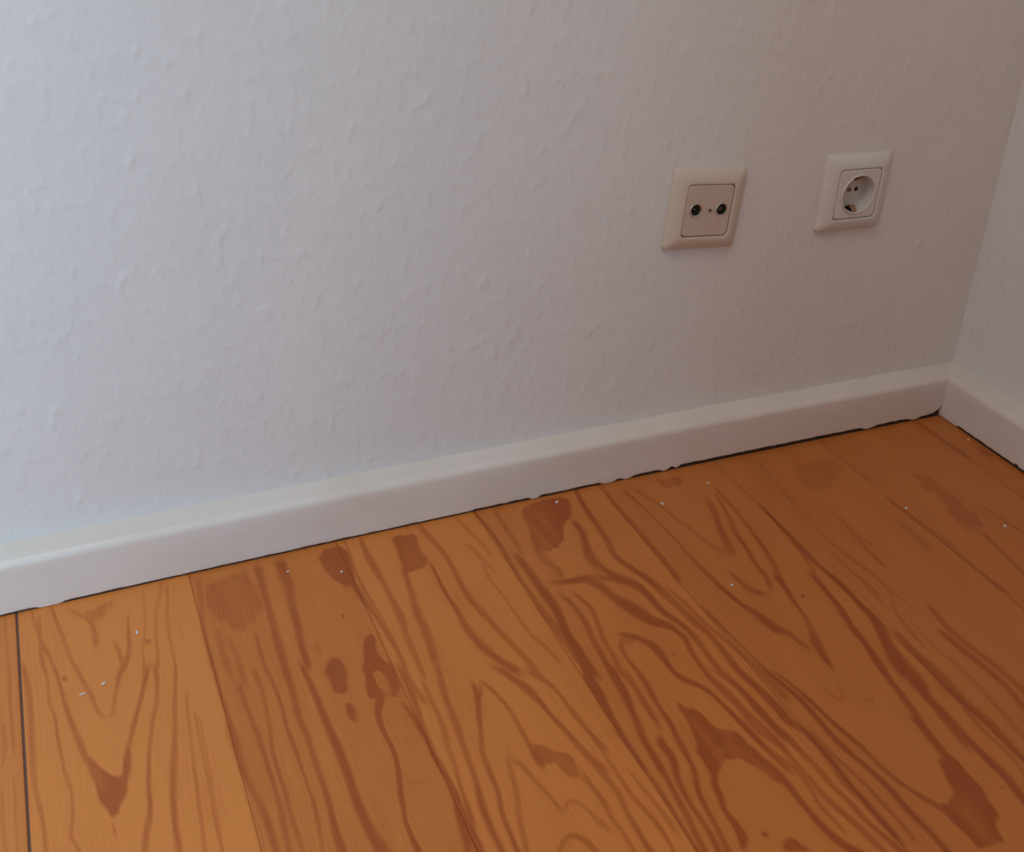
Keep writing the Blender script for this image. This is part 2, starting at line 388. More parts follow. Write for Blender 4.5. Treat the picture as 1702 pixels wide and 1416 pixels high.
[75,-5933,-1466,102,-5817,-1497,102,-5624,-1547,104,-5537,-1668,93,-5480,-1841,125,-5414,-1994,179,-5349,-2143,184,-5295,-2306,108,-5205,-2401,91,-5144,-2543,77,-5178,-2723,69,-5189,-2906,64,-5188,-3087,73,-5156,-3258,67,-5134,-3438,72,-5113,-3613,72,-5084,-3770,71,-5064,-3936,69,-5050,-4054,69],
[70,-5510,-1499,126,-5420,-1579,125,-5248,-1733,121,-5168,-1916,104,-5158,-2112,96,-5139,-2284,86,-5066,-2434,84,-5060,-2595,91,-5061,-2787,88,-5069,-3007,88,-5048,-3195,89,-5027,-3378,87,-5025,-3582,85,-4998,-3820,85,-4984,-3938,84],
[65,-5073,-1602,90,-5047,-1720,89,-5004,-1913,77,-4979,-2158,75,-4944,-2400,81,-4920,-2648,78,-4919,-2879,89,-4919,-3102,90,-4891,-3274,91,-4872,-3455,88,-4864,-3645,100,-4858,-3763,99],
[55,-4946,-1891,43,-4911,-2142,50,-4881,-2464,57,-4832,-2740,66,-4776,-2991,64,-4745,-3223,92,-4735,-3457,103,-4730,-3576,102],
[60,-4785,-2232,57,-4772,-2526,65,-4736,-2816,56,-4711,-3109,55,-4678,-3374,54,-4663,-3492,53],
[70,-5896,-2622,65,-5911,-2742,64,-5933,-2911,88,-5968,-3102,85,-6009,-3300,59,-6048,-3491,60,-6043,-3662,67,-6057,-3864,58,-6081,-4054,80,-6097,-4226,67,-6123,-4389,66,-6138,-4550,65,-6158,-4764,64],
[75,-5900,-3471,57,-5936,-3582,96,-5928,-3723,83,-5978,-3896,68,-6006,-4070,57,-6018,-4272,51,-6023,-4455,56,-6045,-4587,64,-6082,-4799,63],
[65,-5717,-2675,54,-5726,-2796,53,-5746,-3053,65,-5768,-3281,57,-5781,-3486,50,-5801,-3697,54,-5833,-3880,57,-5891,-4059,56,-5927,-4240,56,-5953,-4418,55,-5984,-4599,65,-6020,-4811,63],
[55,-5817,-2708,40,-5824,-2829,40,-5843,-3134,45,-5858,-3327,37,-5875,-3449,43],
[60,-6214,-3284,52,-6185,-3469,50,-6177,-3684,42,-6169,-3892,35,-6177,-4222,40,-6184,-4493,44,-6190,-4708,43],
[60,-6637,-2711,65,-6620,-2831,64,-6590,-3040,64,-6564,-3194,63,-6534,-3362,74,-6507,-3554,73,-6475,-3727,72,-6463,-3888,68,-6480,-4033,66,-6485,-4151,66,-6483,-4296,66,-6479,-4412,65,-6471,-4628,64],
[45,-6522,-2433,42,-6497,-2551,41,-6455,-2742,47,-6420,-2992,45,-6403,-3242,37,-6389,-3510,42,-6386,-3762,47,-6378,-3950,47,-6349,-4112,47,-6332,-4292,45,-6344,-4454,32,-6360,-4669,32],
[50,-6667,-3593,49,-6626,-3724,48,-6608,-3900,45,-6610,-4062,44,-6594,-4187,39,-6591,-4329,32,-6585,-4545,32],
[35,-6296,-3681,36,-6269,-3965,36,-6247,-4180,46,-6241,-4393,45],
[55,-3816,-708,52,-3868,-963,114,-3984,-1287,93,-4045,-1491,123,-4092,-1644,161,-4115,-1731,123],
[60,-3688,-698,44,-3770,-1079,50,-3861,-1383,81,-3910,-1639,65,-3969,-1904,57,-3989,-2126,69,-4071,-2318,69],
[60,-4274,-1882,55,-4252,-2095,84,-4208,-2244,113,-4106,-2348,106],
[60,-3631,-577,49,-3660,-985,75,-3686,-1320,71,-3739,-1629,76,-3789,-1877,80,-3838,-2069,76,-3898,-2250,62,-3943,-2496,63,-3964,-2613,62],
[70,-3873,-2057,82,-3892,-2177,81,-3925,-2386,64,-3957,-2589,62,-3990,-2743,67,-4032,-2909,98,-4087,-3027,144,-4117,-3150,116,-4136,-3256,88,-4153,-3379,44],
[65,-4496,-1993,54,-4476,-2113,54,-4438,-2343,73,-4382,-2490,110,-4349,-2647,151,-4320,-2759,160,-4245,-2868,74,-4215,-3016,89,-4176,-3108,127],
[55,-4515,-1490,73,-4502,-1610,73,-4474,-1876,70,-4471,-2123,69,-4436,-2309,81,-4413,-2426,80],
[35,-4484,-316,90,-4434,-470,90,-4353,-719,85,-4299,-1030,81,-4263,-1248,101,-4198,-1545,122,-4140,-1711,125],
[70,-3535,-2163,69,-3548,-2284,69,-3575,-2541,76,-3601,-2766,79,-3674,-3026,69,-3697,-3235,69,-3753,-3460,73,-3786,-3649,83,-3805,-3854,89,-3836,-4030,84,-3876,-4197,83,-3904,-4362,84,-3922,-4511,97,-3935,-4629,96],
[70,-3386,-2225,76,-3381,-2346,75,-3373,-2573,80,-3402,-2778,94,-3405,-2945,97,-3470,-3165,109,-3544,-3371,145,-3592,-3578,169,-3592,-3724,157,-3616,-3910,127,-3649,-4120,95,-3671,-4310,95,-3681,-4418,95,-3692,-4536,93],
[60,-3365,-1039,49,-3385,-1405,57,-3406,-1778,113,-3411,-2089,67,-3390,-2374,65,-3396,-2682,71,-3398,-2800,71],
[45,-3419,-1797,68,-3476,-2088,50,-3531,-2366,56,-3596,-2627,54,-3624,-2743,54],
[35,-4360,-3462,39,-4351,-3624,49,-4303,-3694,47,-4201,-3559,35],
[35,-4151,-3702,52,-4092,-3811,54,-4030,-3696,37],
[80,-4723,-3074,48,-4701,-3193,48,-4661,-3405,62,-4636,-3588,75,-4631,-3775,72,-4626,-3956,72,-4611,-4136,72,-4587,-4299,71,-4564,-4457,70,-4551,-4622,74,-4556,-4788,79,-4544,-4930,80,-4533,-5067,78,-4531,-5198,76,-4528,-5413,75],
[65,-4654,-3176,33,-4627,-3294,32,-4578,-3507,47,-4550,-3740,53,-4523,-3948,60,-4490,-4121,51,-4478,-4281,50,-4467,-4436,57,-4437,-4581,58,-4377,-4734,73,-4321,-4855,87,-4276,-4955,99,-4270,-5067,121,-4263,-5185,120],
[50,-4768,-3852,43,-4752,-4127,57,-4714,-4324,57,-4688,-4495,55,-4681,-4669,53,-4672,-4865,51,-4678,-5087,50],
[65,-5187,-3119,58,-5177,-3240,58,-5156,-3486,56,-5146,-3736,71,-5083,-3919,86,-5059,-4112,67,-5057,-4291,65,-5054,-4464,79,-5022,-4643,79,-4983,-4807,78,-4952,-4989,76,-4915,-5202,75],
[70,-5127,-2983,65,-5088,-3097,64,-5025,-3281,61,-5014,-3475,71,-5009,-3693,79,-4971,-3853,79,-4951,-4033,70,-4930,-4223,67,-4937,-4411,66,-4909,-4578,73,-4895,-4775,65,-4860,-4922,65,-4834,-5075,70,-4797,-5288,69],
[75,-4944,-2986,62,-4926,-3106,62,-4892,-3333,90,-4869,-3565,108,-4874,-3713,111,-4818,-3865,82,-4800,-4046,76,-4802,-4229,92,-4820,-4428,105,-4804,-4577,80,-4798,-4733,78,-4789,-4898,77,-4783,-5045,63],
[60,-5278,-3258,51,-5263,-3378,50,-5237,-3571,50,-5200,-3778,56,-5176,-3959,57,-5119,-4103,56,-5101,-4244,58,-5117,-4410,55,-5137,-4542,50,-5118,-4686,51,-5107,-4837,50],
[65,-3883,-4026,82,-3894,-4225,79,-3918,-4411,96],
[70,-3354,-2355,60,-3365,-2476,60,-3388,-2737,84,-3393,-2994,110,-3480,-3263,122,-3531,-3506,159,-3549,-3727,153,-3612,-3921,112,-3613,-4132,105,-3628,-4374,93,-3628,-4611,92,-3629,-4859,98,-3657,-5046,93,-3674,-5163,92],
[65,-3631,-2722,68,-3643,-2842,67,-3675,-3161,75,-3722,-3433,71,-3797,-3729,79,-3839,-3997,99],
[65,-3329,-3130,69,-3353,-3471,92,-3343,-3707,158,-3364,-3897,185,-3368,-4088,135,-3342,-4284,110,-3348,-4506,94,-3369,-4756,81,-3379,-4874,80],
[50,-2788,-2965,71,-2846,-3315,97,-2830,-3593,101,-2798,-3841,111,-2789,-4169,118,-2786,-4288,117],
[50,-2946,-3277,89,-2928,-3556,100,-2897,-3854,97,-2897,-4103,89,-2942,-4324,104,-2966,-4441,103],
[35,-3108,-3103,48,-3124,-3480,60,-3108,-3848,57,-3157,-4264,75,-3186,-4570,83,-3196,-4688,82],
[45,-3399,-4076,62,-3450,-4399,62,-3440,-4643,61,-3473,-4860,58,-3490,-4977,57],
[35,-2950,-2381,59,-2975,-2499,58,-3022,-2727,62,-3135,-2921,51,-3196,-3181,67,-3223,-3469,57],
[30,-3042,-1532,59,-3057,-1907,61,-2999,-2384,80,-2971,-2864,57,-2964,-2983,57],
[30,-2745,-1320,66,-2727,-1700,64,-2699,-2114,63],
[25,-2918,-314,82,-2936,-474,82,-3009,-1113,60,-3032,-1639,59],
[35,-3167,-1940,49,-3156,-2371,56,-3184,-2783,53,-3192,-2902,52],
[40,-2696,-1501,52,-2716,-1621,51,-2779,-2012,52,-2793,-2419,69],
[40,-3176,-2094,54,-3167,-2215,54,-3151,-2430,70,-3136,-2638,52,-3127,-2757,51],
[35,-2172,-1797,115,-2181,-2006,116,-2180,-2346,114],
[50,-1463,-2248,73,-1521,-2524,73,-1572,-2919,72,-1587,-3037,72],
[35,-1135,-1859,93,-1109,-2092,91,-1074,-2415,89,-1061,-2534,88],
[40,-1941,-940,93,-1972,-1090,73],
[45,-2009,-1414,84,-2001,-1691,94,-1971,-1990,124,-1954,-2273,118,-1959,-2516,85,-1965,-2855,75,-1955,-3064,75,-1950,-3183,75],
[50,-310,-930,145,-329,-1214,142],
[45,-549,-815,91,-588,-1149,89],
[30,-607,-147,130,-602,-308,129,-593,-650,97,-631,-991,68],
]
PATCHES = [
[90,-9982,-2046,-9901,-2253,-9806,-2382,-9747,-2371,-9681,-2075,-9679,-2283,-9743,-2567,-9793,-2628,-9827,-2734,-9876,-2766,-9894,-2601,-9930,-2479,-9964,-2313],
[45,-9901,-400,-9691,-359,-9620,-346,-9729,-525,-9786,-659,-9826,-605],
[50,-10105,-1171,-10053,-1175,-10046,-1229,-10083,-1240],
[60,-9434,-964,-9397,-941,-9368,-980,-9407,-1021,-9438,-1000],
[80,-7808,-261,-7544,-241,-7563,-560,-7582,-820,-7680,-891,-7755,-733,-7784,-590],
[85,-7721,-1583,-7633,-1578,-7676,-1788,-7641,-1894,-7589,-2004,-7606,-2175,-7664,-2358,-7716,-2337,-7671,-2114,-7701,-2015,-7744,-1998,-7787,-2104,-7821,-2297,-7873,-2276,-7851,-2080,-7793,-1835],
[75,-8045,-1701,-7973,-1747,-7959,-1915,-8005,-2106,-8062,-2169,-8121,-2129,-8120,-1993,-8144,-1861],
[75,-8071,-2264,-8022,-2275,-8010,-2354,-8040,-2504,-8077,-2473,-8094,-2370],
[40,-8818,-418,-8477,-329,-8454,-725,-8492,-1035,-8574,-1083,-8698,-1113,-8839,-903,-8857,-655],
[30,-8144,-1477,-8067,-1507,-8069,-1656,-8153,-1660],
[70,-7103,-284,-6840,-308,-6887,-580,-6868,-774,-6983,-867,-7117,-862,-7121,-656,-7099,-454],
[80,-5762,-297,-5490,-317,-5200,-342,-5292,-574,-5447,-672,-5529,-917,-5755,-1049,-5830,-950,-5794,-695],
[75,-6877,-3180,-6792,-3229,-6732,-3360,-6665,-3371,-6627,-3491,-6634,-3606,-6716,-3631,-6753,-3559,-6778,-3461,-6836,-3409,-6889,-3476,-6893,-3326],
[75,-5762,-283,-5411,-197,-5166,-258,-5274,-488,-5417,-695,-5601,-828,-5768,-864,-5790,-708,-5705,-512],
[50,-5677,-2338,-5570,-2399,-5527,-2474,-5636,-2470,-5714,-2516,-5724,-2456],
[85,-5585,-3212,-5528,-3318,-5453,-3414,-5451,-3562,-5339,-3654,-5291,-3784,-5406,-3862,-5478,-3773,-5639,-3786,-5737,-3802,-5675,-3633,-5607,-3452,-5605,-3338],
[80,-5596,-3231,-5546,-3326,-5456,-3419,-5454,-3567,-5352,-3655,-5325,-3776,-5273,-3936,-5276,-4056,-5214,-4155,-5293,-4269,-5354,-4172,-5370,-4004,-5484,-3883,-5610,-3924,-5703,-4034,-5749,-4187,-5793,-4335,-5767,-4426,-5791,-4574,-5879,-4654,-5891,-4637,-5851,-4537,-5846,-4381,-5813,-4231,-5782,-4060,-5733,-3919,-5714,-3762,-5630,-3514,-5613,-3374],
[80,-5550,-4671,-5481,-4712,-5442,-4792,-5430,-4843,-5616,-4768],
[70,-5663,-4561,-5616,-4580,-5631,-4619,-5672,-4609],
[60,-4206,-269,-3877,-300,-3918,-402,-4072,-489,-4174,-367],
[95,-3918,-4433,-3887,-4530,-3897,-4712,-3893,-4893,-3943,-5066,-4032,-5179,-4118,-5307,-4300,-5270,-4295,-5147,-4302,-5034,-4299,-4866,-4166,-4862,-4102,-4770,-4080,-4639],
[35,-2512,-535,-2061,-573,-2068,-787,-2555,-1111,-2739,-987,-2692,-712],
[50,-1421,-1101,-1293,-1201,-1324,-1483,-1250,-1716,-1323,-2061,-1430,-2213,-1564,-2211,-1555,-1976,-1462,-1639,-1477,-1375],
[102,-3809,-2478,-3824,-2490,-3838,-2492,-3845,-2482,-3839,-2466,-3824,-2453,-3809,-2451,-3803,-2461],
[102,-3723,-4902,-3734,-4908,-3745,-4909,-3749,-4902,-3745,-4893,-3734,-4886,-3723,-4886,-3718,-4892],
[102,-10064,-1204,-10069,-1219,-10080,-1222,-10089,-1212,-10093,-1193,-10087,-1178,-10077,-1175,-10067,-1186],
[76,-9386,-979,-9393,-995,-9404,-998,-9414,-987,-9416,-967,-9410,-951,-9398,-948,-9389,-959],
[102,-5633,-4596,-5646,-4607,-5661,-4607,-5669,-4598,-5665,-4583,-5652,-4573,-5637,-4572,-5629,-4582],
[59,-7800,-1249,-7808,-1263,-7820,-1266,-7828,-1256,-7828,-1239,-7819,-1225,-7808,-1222,-7800,-1232],
[51,-8095,-1334,-8102,-1347,-8113,-1350,-8121,-1340,-8121,-1324,-8114,-1310,-8103,-1308,-8095,-1317],
[51,-5307,-2720,-5323,-2737,-5341,-2739,-5350,-2726,-5345,-2706,-5329,-2689,-5311,-2687,-5302,-2700],
[42,-2749,-1427,-2767,-1443,-2785,-1446,-2791,-1434,-2783,-1415,-2765,-1399,-2747,-1395,-2741,-1407],
]

SEAMS = [-1.1788 - 0.1399 * k for k in range(13, -1, -1)] + [-1.0389, -0.8960, -0.7595, -0.6180, -0.4795, -0.3380, -0.1983, -0.0589, 0.0]
GAPS = {14: 0.0019}                  # one seam has opened up
SHADE = [1.0] * 14 + [1.06, 0.97, 1.0, 0.90, 0.83, 0.80, 0.82, 0.82]  # light falloff put into the board colour: lighter at left, darker to the right
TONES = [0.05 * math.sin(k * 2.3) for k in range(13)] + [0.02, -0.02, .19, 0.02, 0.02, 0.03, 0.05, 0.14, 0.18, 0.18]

def stroke_field(X, Y):
    g = np.zeros_like(X)
    dmin = np.full(X.shape, 0.02)
    wob = (vnoise(X * 90, Y * 22, 3) - 0.5) * 0.0016 + (vnoise(X * 260, Y * 60, 4) - 0.5) * 0.0008
    Xw = X + wob
    for st in STROKES:
        k = st[0] / 100.0
        P = np.array(st[1:], float).reshape(-1, 3) * 1e-4
        # smooth the polyline (Catmull-Rom)
        Q = []
        for i in range(len(P) - 1):
            p0, p1, p2, p3 = P[max(i - 1, 0)], P[i], P[i + 1], P[min(i + 2, len(P) - 1)]
            for t in (0, 1 / 3, 2 / 3):
                Q.append(0.5 * (2 * p1 + (p2 - p0) * t + (2 * p0 - 5 * p1 + 4 * p2 - p3) * t * t + (3 * p1 - p0 - 3 * p2 + p3) * t ** 3))
        Q.append(P[-1])
        Q = np.array(Q)
        m = 0.016
        sel = (X > Q[:, 0].min() - m) & (X < Q[:, 0].max() + m) & (Y > Q[:, 1].min() - m) & (Y < Q[:, 1].max() + m)
        if not sel.any():
            continue
        x, y = Xw[sel], Y[sel]
        best = np.full(x.shape, 9.0)
        fade = np.ones(x.shape)
        cum = np.concatenate(([0], np.cumsum(np.hypot(*(np.diff(Q[:, :2], axis=0).T)))))
        dd = dmin[sel]
        for seg, (a, b) in enumerate(zip(Q[:-1], Q[1:])):
            d = b - a
            L = d[0] ** 2 + d[1] ** 2 + 1e-12
            t = np.clip(((x - a[0]) * d[0] + (y - a[1]) * d[1]) / L, 0, 1)
            dist = np.hypot(x - a[0] - t * d[0], y - a[1] - t * d[1])
            hw = np.maximum((a[2] + t * d[2]) * 0.5, 0.0008)
            val = (dist - hw * 0.25) / (0.0010 + hw * 0.95)
            s_ = cum[seg] + t * (cum[seg + 1] - cum[seg])
            fd = np.clip(0.25 + np.minimum(s_, cum[-1] - s_) / 0.012, 0, 1)
            fade = np.where(val < best, fd, fade)
            best = np.minimum(best, val)
            dd = np.minimum(dd, np.maximum(dist - hw, 0))
        v = np.clip(1 - np.maximum(best, 0), 0, 1)
        core = np.clip(v * 1.9 - 0.75, 0, 1)
        v = (0.62 * v * v * (3 - 2 * v) + 0.52 * core * core * (3 - 2 * core)) * k * fade
        g[sel] = np.maximum(g[sel], v) + 0.15 * np.minimum(g[sel], v)
        dmin[sel] = dd
    for pt in PATCHES:
        k = pt[0] / 100.0
        P = np.array(pt[1:], float).reshape(-1, 2) * 1e-4
        for _ in range(2):                          # round the corners
            nx_ = np.roll(P, -1, 0)
            P = np.stack([P * 0.78 + nx_ * 0.22, P * 0.22 + nx_ * 0.78], 1).reshape(-1, 2)
        m = 0.009
        sel = (X > P[:, 0].min() - m) & (X < P[:, 0].max() + m) & (Y > P[:, 1].min() - m) & (Y < P[:, 1].max() + m)
        if not sel.any():
            continue
        x, y = Xw[sel], Y[sel]
        inside = np.zeros(x.shape, bool)
        dist = np.full(x.shape, 9.0)
        for a, b in zip(P, np.roll(P, -1, 0)):
            c = ((a[1] > y) != (b[1] > y)) & (x < (b[0] - a[0]) * (y - a[1]) / (b[1] - a[1] + 1e-15) + a[0])
            inside ^= c
            d = b - a
            L = d[0] ** 2 + d[1] ** 2 + 1e-12
            t = np.clip(((x - a[0]) * d[0] + (y - a[1]) * d[1]) / L, 0, 1)
            dist = np.minimum(dist, np.hypot(x - a[0] - t * d[0], y - a[1] - t * d[1]))
        sd = np.where(inside, dist, -dist)
        soft = min(0.0040 if k > 0.6 else 0.0085, 0.5 * float(np.ptp(P, axis=0).min()))
        v = np.clip((sd + (vnoise(x * 220, y * 70, 9) - 0.5) * soft + soft * 0.5) / soft, 0, 1)
        v = v * v * (3 - 2 * v) * k * (1.12 - 0.25 * np.clip(sd / 0.012, 0, 1))
        g[sel] = np.maximum(g[sel], v)
    # denser and thinner stretches along each ring, and faint rings that follow the strong ones
    g *= 0.78 + 0.5 * vnoise(X * 120, Y * 14, 31) * (0.6 + 0.8 * vnoise(X * 40, Y * 30, 32))
    echo = np.cos(dmin / 0.0036 * 2 * np.pi + 2.0 * vnoise(X * 40, Y * 10, 33)) * np.exp(-dmin / 0.010) * np.clip(dmin / 0.002, 0, 1)
    g += 0.20 * np.maximum(echo, -0.3) * vnoise(X * 25, Y * 9, 34) * 1.6
    return g

def ring_field(X, Y, seed):
    """flat-sawn growth rings for the stretches beyond the recorded grain"""
    r = np.random.RandomState(seed)
    cx = X.mean() + r.uniform(-0.03, 0.03)
    depth = 0.035 + 0.05 * np.abs(np.sin(Y * r.uniform(1.5, 3.0) + r.uniform(0, 6))) + 0.02 * (vnoise(Y * 3, X * 0, seed) - 0.5)
    rad = np.sqrt((X - cx + 0.012 * (vnoise(Y * 4, X * 10, seed + 1) - 0.5)) ** 2 + depth ** 2) + 0.003 * (vnoise(X * 30, Y * 5, seed + 2) - 0.5)
    ph = rad / 0.0095
    f = ph - np.floor(ph)
    v = np.clip((f - 0.45) / 0.45, 0, 1) * np.clip((1 - f) / 0.08, 0, 1)
    return v * 0.65

# the edge of the recorded stretch of floor (from the left board to the right one)
EA, EB = np.array((-1.057, -0.285)), np.array((-0.4017, -0.550))
def beyond(X, Y):
    d = EB - EA
    n = np.array((d[1], -d[0])) / np.hypot(*d)      # points away from the wall
    s = (X - EA[0]) * n[0] + (Y - EA[1]) * n[1]
    s = np.maximum(s, (-1.075 - X))
    return np.clip(s / 0.03 - 0.1, 0, 1)

floor = link('floor', boxes('floor', [(ROOM_L - T, T, ROOM_F - T, 0.14, -0.06, -0.0225)]), M_DIRT, kind='structure')
TH = 0.022
link('seam_dirt', boxes('seam_dirt', [(SEAMS[14] - 0.0011, SEAMS[14] + 0.0011, ROOM_F, -0.0105, -0.015, -0.0008)]), M_SEAM, floor)
for i in range(len(SEAMS) - 1):
    g0 = GAPS.get(i, 0.00012) / 2
    g1 = GAPS.get(i + 1, 0.00012) / 2
    xa, xb = SEAMS[i] + g0, SEAMS[i + 1] - g1
    near = xa > -1.25
    dx = 0.0011 if near else 0.004
    nx = max(4, int((xb - xa) / dx))
    ux = np.concatenate(([0, 0.0006, 0.0013], np.linspace(0.0022, xb - xa - 0.0022, nx), [xb - xa - 0.0013, xb - xa - 0.0006, xb - xa])) + xa
    yend = -0.0105
    if near:
        uy = np.concatenate((np.arange(yend, -0.70, -0.0024), np.arange(-0.70, ROOM_F, -0.02), [ROOM_F]))
    else:
        uy = np.concatenate((np.arange(yend, ROOM_F, -0.02), [ROOM_F]))
    X, Y = np.meshgrid(ux, uy)
    # eased long edges, slight cupping
    e = np.minimum(X - xa, xb - X)
    Z = -np.clip(1 - e / 0.0016, 0, 1) ** 2 * 0.0003 - 0.0002 * (1 - np.cos((X - xa) / (xb - xa) * 2 * np.pi)) * 0.5
    G = np.zeros_like(X)
    bey = beyond(X, Y)
    if near:
        G = stroke_field(X, Y) * (1 - bey)
    G = np.maximum(G, ring_field(X, Y, 40 + i) * bey)
    # grime along the board edges and at the skirting
    G = np.clip(G + 0.26 * np.clip(1 - e / 0.0030, 0, 1) * (0.35 + 0.9 * vnoise(X * 10, Y * 12, 50 + i)), 0, 1.3)
    ny_, nx_ = X.shape
    top = np.stack([X, Y, Z], -1).reshape(-1, 3)
    nt_ = len(top)
    idx = np.arange(nt_).reshape(ny_, nx_)
    quads = np.stack([idx[:-1, :-1], idx[1:, :-1], idx[1:, 1:], idx[:-1, 1:]], -1).reshape(-1, 4)
    border = np.concatenate([idx[0, :], idx[1:, -1], idx[-1, -2::-1], idx[-2:0:-1, 0]])
    low = top[border].copy(); low[:, 2] = -TH
    nb = len(border)
    lo_i = nt_ + np.arange(nb)
    nxt = np.roll(np.arange(nb), -1)
    side = np.stack([border, border[nxt], lo_i[nxt], lo_i], -1)
    V = np.concatenate([top, low])
    F = np.concatenate([quads, side])
    me = bpy.data.meshes.new('floorboard')
    me.vertices.add(len(V)); me.vertices.foreach_set('co', V.astype(np.float32).ravel())
    me.loops.add(F.size); me.loops.foreach_set('vertex_index', F.astype(np.int32).ravel())
    me.polygons.add(len(F))
    me.polygons.foreach_set('loop_start', np.arange(0, F.size, 4, dtype=np.int32))
    sm = np.zeros(len(F), bool); sm[:len(quads)] = True
    me.polygons.foreach_set('use_smooth', sm)
    me.update(calc_edges=True); me.validate()
    a = me.attributes.new('grain', 'FLOAT', 'POINT')
    a.data.foreach_set('value', np.concatenate([G.ravel(), np.full(nb, 0.8)]).astype(np.float32))
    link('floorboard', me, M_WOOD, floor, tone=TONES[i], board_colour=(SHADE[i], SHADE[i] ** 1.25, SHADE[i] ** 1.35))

# ------------------------------------------------------------------ skirting boards
D, H, HB = 0.0231, 0.0541, 0.0584
def profile(bot):
    r = 0.0085
    pts = [(-0.0004, bot), (-D + 0.0010, bot), (-D + 0.0002, bot + 0.0008), (-D, max(bot + 0.0014, 0.0052)), (-D, max(bot + 0.002, 0.0075)), (-D, 0.02), (-D, 0.035), (-D, H - r)]
    for k in range(1, 7):
        a = k / 6 * math.radians(78)
        pts.append((-D + r - r * math.cos(a), H - r + r * math.sin(a)))
    pts += [(-0.011, H + 0.0016), (-0.004, H + 0.0030), (-0.0004, HB + 0.0006), (0.004, HB), (0.004, bot)]
    return pts
XJ = -0.006
bx = np.concatenate((np.linspace(ROOM_L, -1.1, 30), np.arange(-1.095, XJ, 0.0025), [XJ]))
loops = []
for x in bx:
    rag = float(vnoise(x * 120, 0.5, 11)) * 0.0011 + float(vnoise(x * 420, 0.5, 12)) * 0.0007
    bot = 0.0016 + rag * (0.5 if x < -0.62 else 1.1) + 0.0017 * min(max((x + 0.48) / 0.1, 0), 1)
    # runs of old paint that reach down to the boards
    for c, w in ((-0.552, .006), (-0.468, .010), (-0.445, .008), (-0.400, .007), (-0.385, .004), (-0.128, .012), (-0.062, .010), (-1.012, .012)):
        bot -= 0.0030 * max(0, 1 - ((x - c) / w) ** 2)
    bot = max(bot, 0.0002)
    if x > -0.040:
        bot += 0.010 * ((x + 0.040) / 0.017) ** 2 if x < -0.022 else 0.0115     # chipped end in the corner
    wav = float(vnoise(x * 9, 3.5, 13) - 0.5) * 0.0010
    lp = []
    for y, z in profile(bot):
        up = max(0.0, (z - 0.03) / 0.03)
        lp.append((x, y + bow(x), z + wav * up))
    loops.append(lp)
o = link('baseboard_back', sweep('baseboard_back', loops), M_BOARD, kind='structure')
smooth_by_angle(o, 40)
loops = []
for y in np.concatenate((np.arange(0.0, -0.45, -0.0025), np.linspace(-0.46, BLOCK_Y, 20))):
    bot = 0.0020 + float(vnoise(y * 150, 1.5, 21)) * 0.0016
    if -0.052 < y:
        bot = 0.0004
    bot += 0.004 * max(0, 1 - abs((y + 0.146) / 0.0025))
    wav = float(vnoise(y * 9, 5.5, 23) - 0.5) * 0.0012
    loops.append([(a, y, z + wav * max(0.0, (z - 0.03) / 0.03)) for a, z in profile(bot)])
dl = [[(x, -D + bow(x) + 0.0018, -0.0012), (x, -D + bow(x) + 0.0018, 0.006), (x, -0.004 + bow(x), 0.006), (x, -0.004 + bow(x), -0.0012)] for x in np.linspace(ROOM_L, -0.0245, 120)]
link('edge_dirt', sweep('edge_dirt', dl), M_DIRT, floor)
link('edge_dirt', boxes('edge_dirt', [(-D + 0.0018, -0.004, BLOCK_Y, -D - 0.001, -0.0012, 0.005)]), M_DIRT, floor)
o = link('baseboard_right', sweep('baseboard_right', loops), M_BOARD, kind='structure')
smooth_by_angle(o, 40)

# ------------------------------------------------------------------ wall outlets
def rrect(half, r, n=8):
    pts = []
    for cx, cz, a0 in ((1, 1, 0), (-1, 1, 90), (-1, -1, 180), (1, -1, 270)):
        for k in range(n + 1):
            a = math.radians(a0 + 90 * k / n)
            pts.append((cx * (half - r) + r * math.cos(a), cz * (half - r) + r * math.sin(a)))
    return pts

def ring_stack(rings, cap_first=False, cap_last=False, name='part'):
    """rings: list of (points2d, y); y negative = towards the room"""
    n = len(rings[0][0])
    verts = [(p[0], y, p[1]) for pts, y in rings for p in pts]
    faces = []
    for i in range(len(rings) - 1):
        for j in range(n):
            k = (j + 1) % n
            faces.append((i * n + j, i * n + k, (i + 1) * n + k, (i + 1) * n + j))
    if cap_first:
        faces.append(tuple(range(n)))
    if cap_last:
        faces.append(tuple((len(rings) - 1) * n + j for j in range(n)))
    return mesh_from(name, verts, faces)

def circle(r, n=36, cx=0.0, cz=0.0):
    return [(cx + r * math.cos(2 * math.pi * k / n), cz + r * math.sin(2 * math.pi * k / n)) for k in range(n)]

def frame_mesh(hole):
    prof = [(0.0405, 0.004, 0.002), (0.0408, 0.0042, -0.0012), (0.0406, 0.0045, -0.0030), (0.0396, 0.005, -0.0046), (0.0370, 0.006, -0.0068),
            (0.0335, 0.006, -0.0086), (0.0310, 0.0055, -0.0095), (0.0290, 0.005, -0.0100), (hole + 0.0008, 0.0045, -0.0101), (hole, 0.004, -0.0097), (hole, 0.004, -0.002)]
    return ring_stack([(rrect(h, r), y) for h, r, y in prof], name='frame')

def cyl(name, r0, r1, y0, y1, cx=0, cz=0, n=24, mat=None, parent=None, cap0=True, cap1=True):
    me = ring_stack([(circle(r0, n, cx, cz), y0), (circle(r1, n, cx, cz), y1)], cap0, cap1, name)
    o = link(name, me, mat, parent)
    smooth_by_angle(o, 50)
    return o

def outlet_root(name, x, z, rot, label, cat):
    r = bpy.data.objects.new(name, None)
    r.empty_display_size = 0.03
    COL.objects.link(r)
    r.location = (x, 0.0, z)
    r.rotation_euler = (0, rot, 0)
    r['label'] = label
    r['category'] = cat
    return r

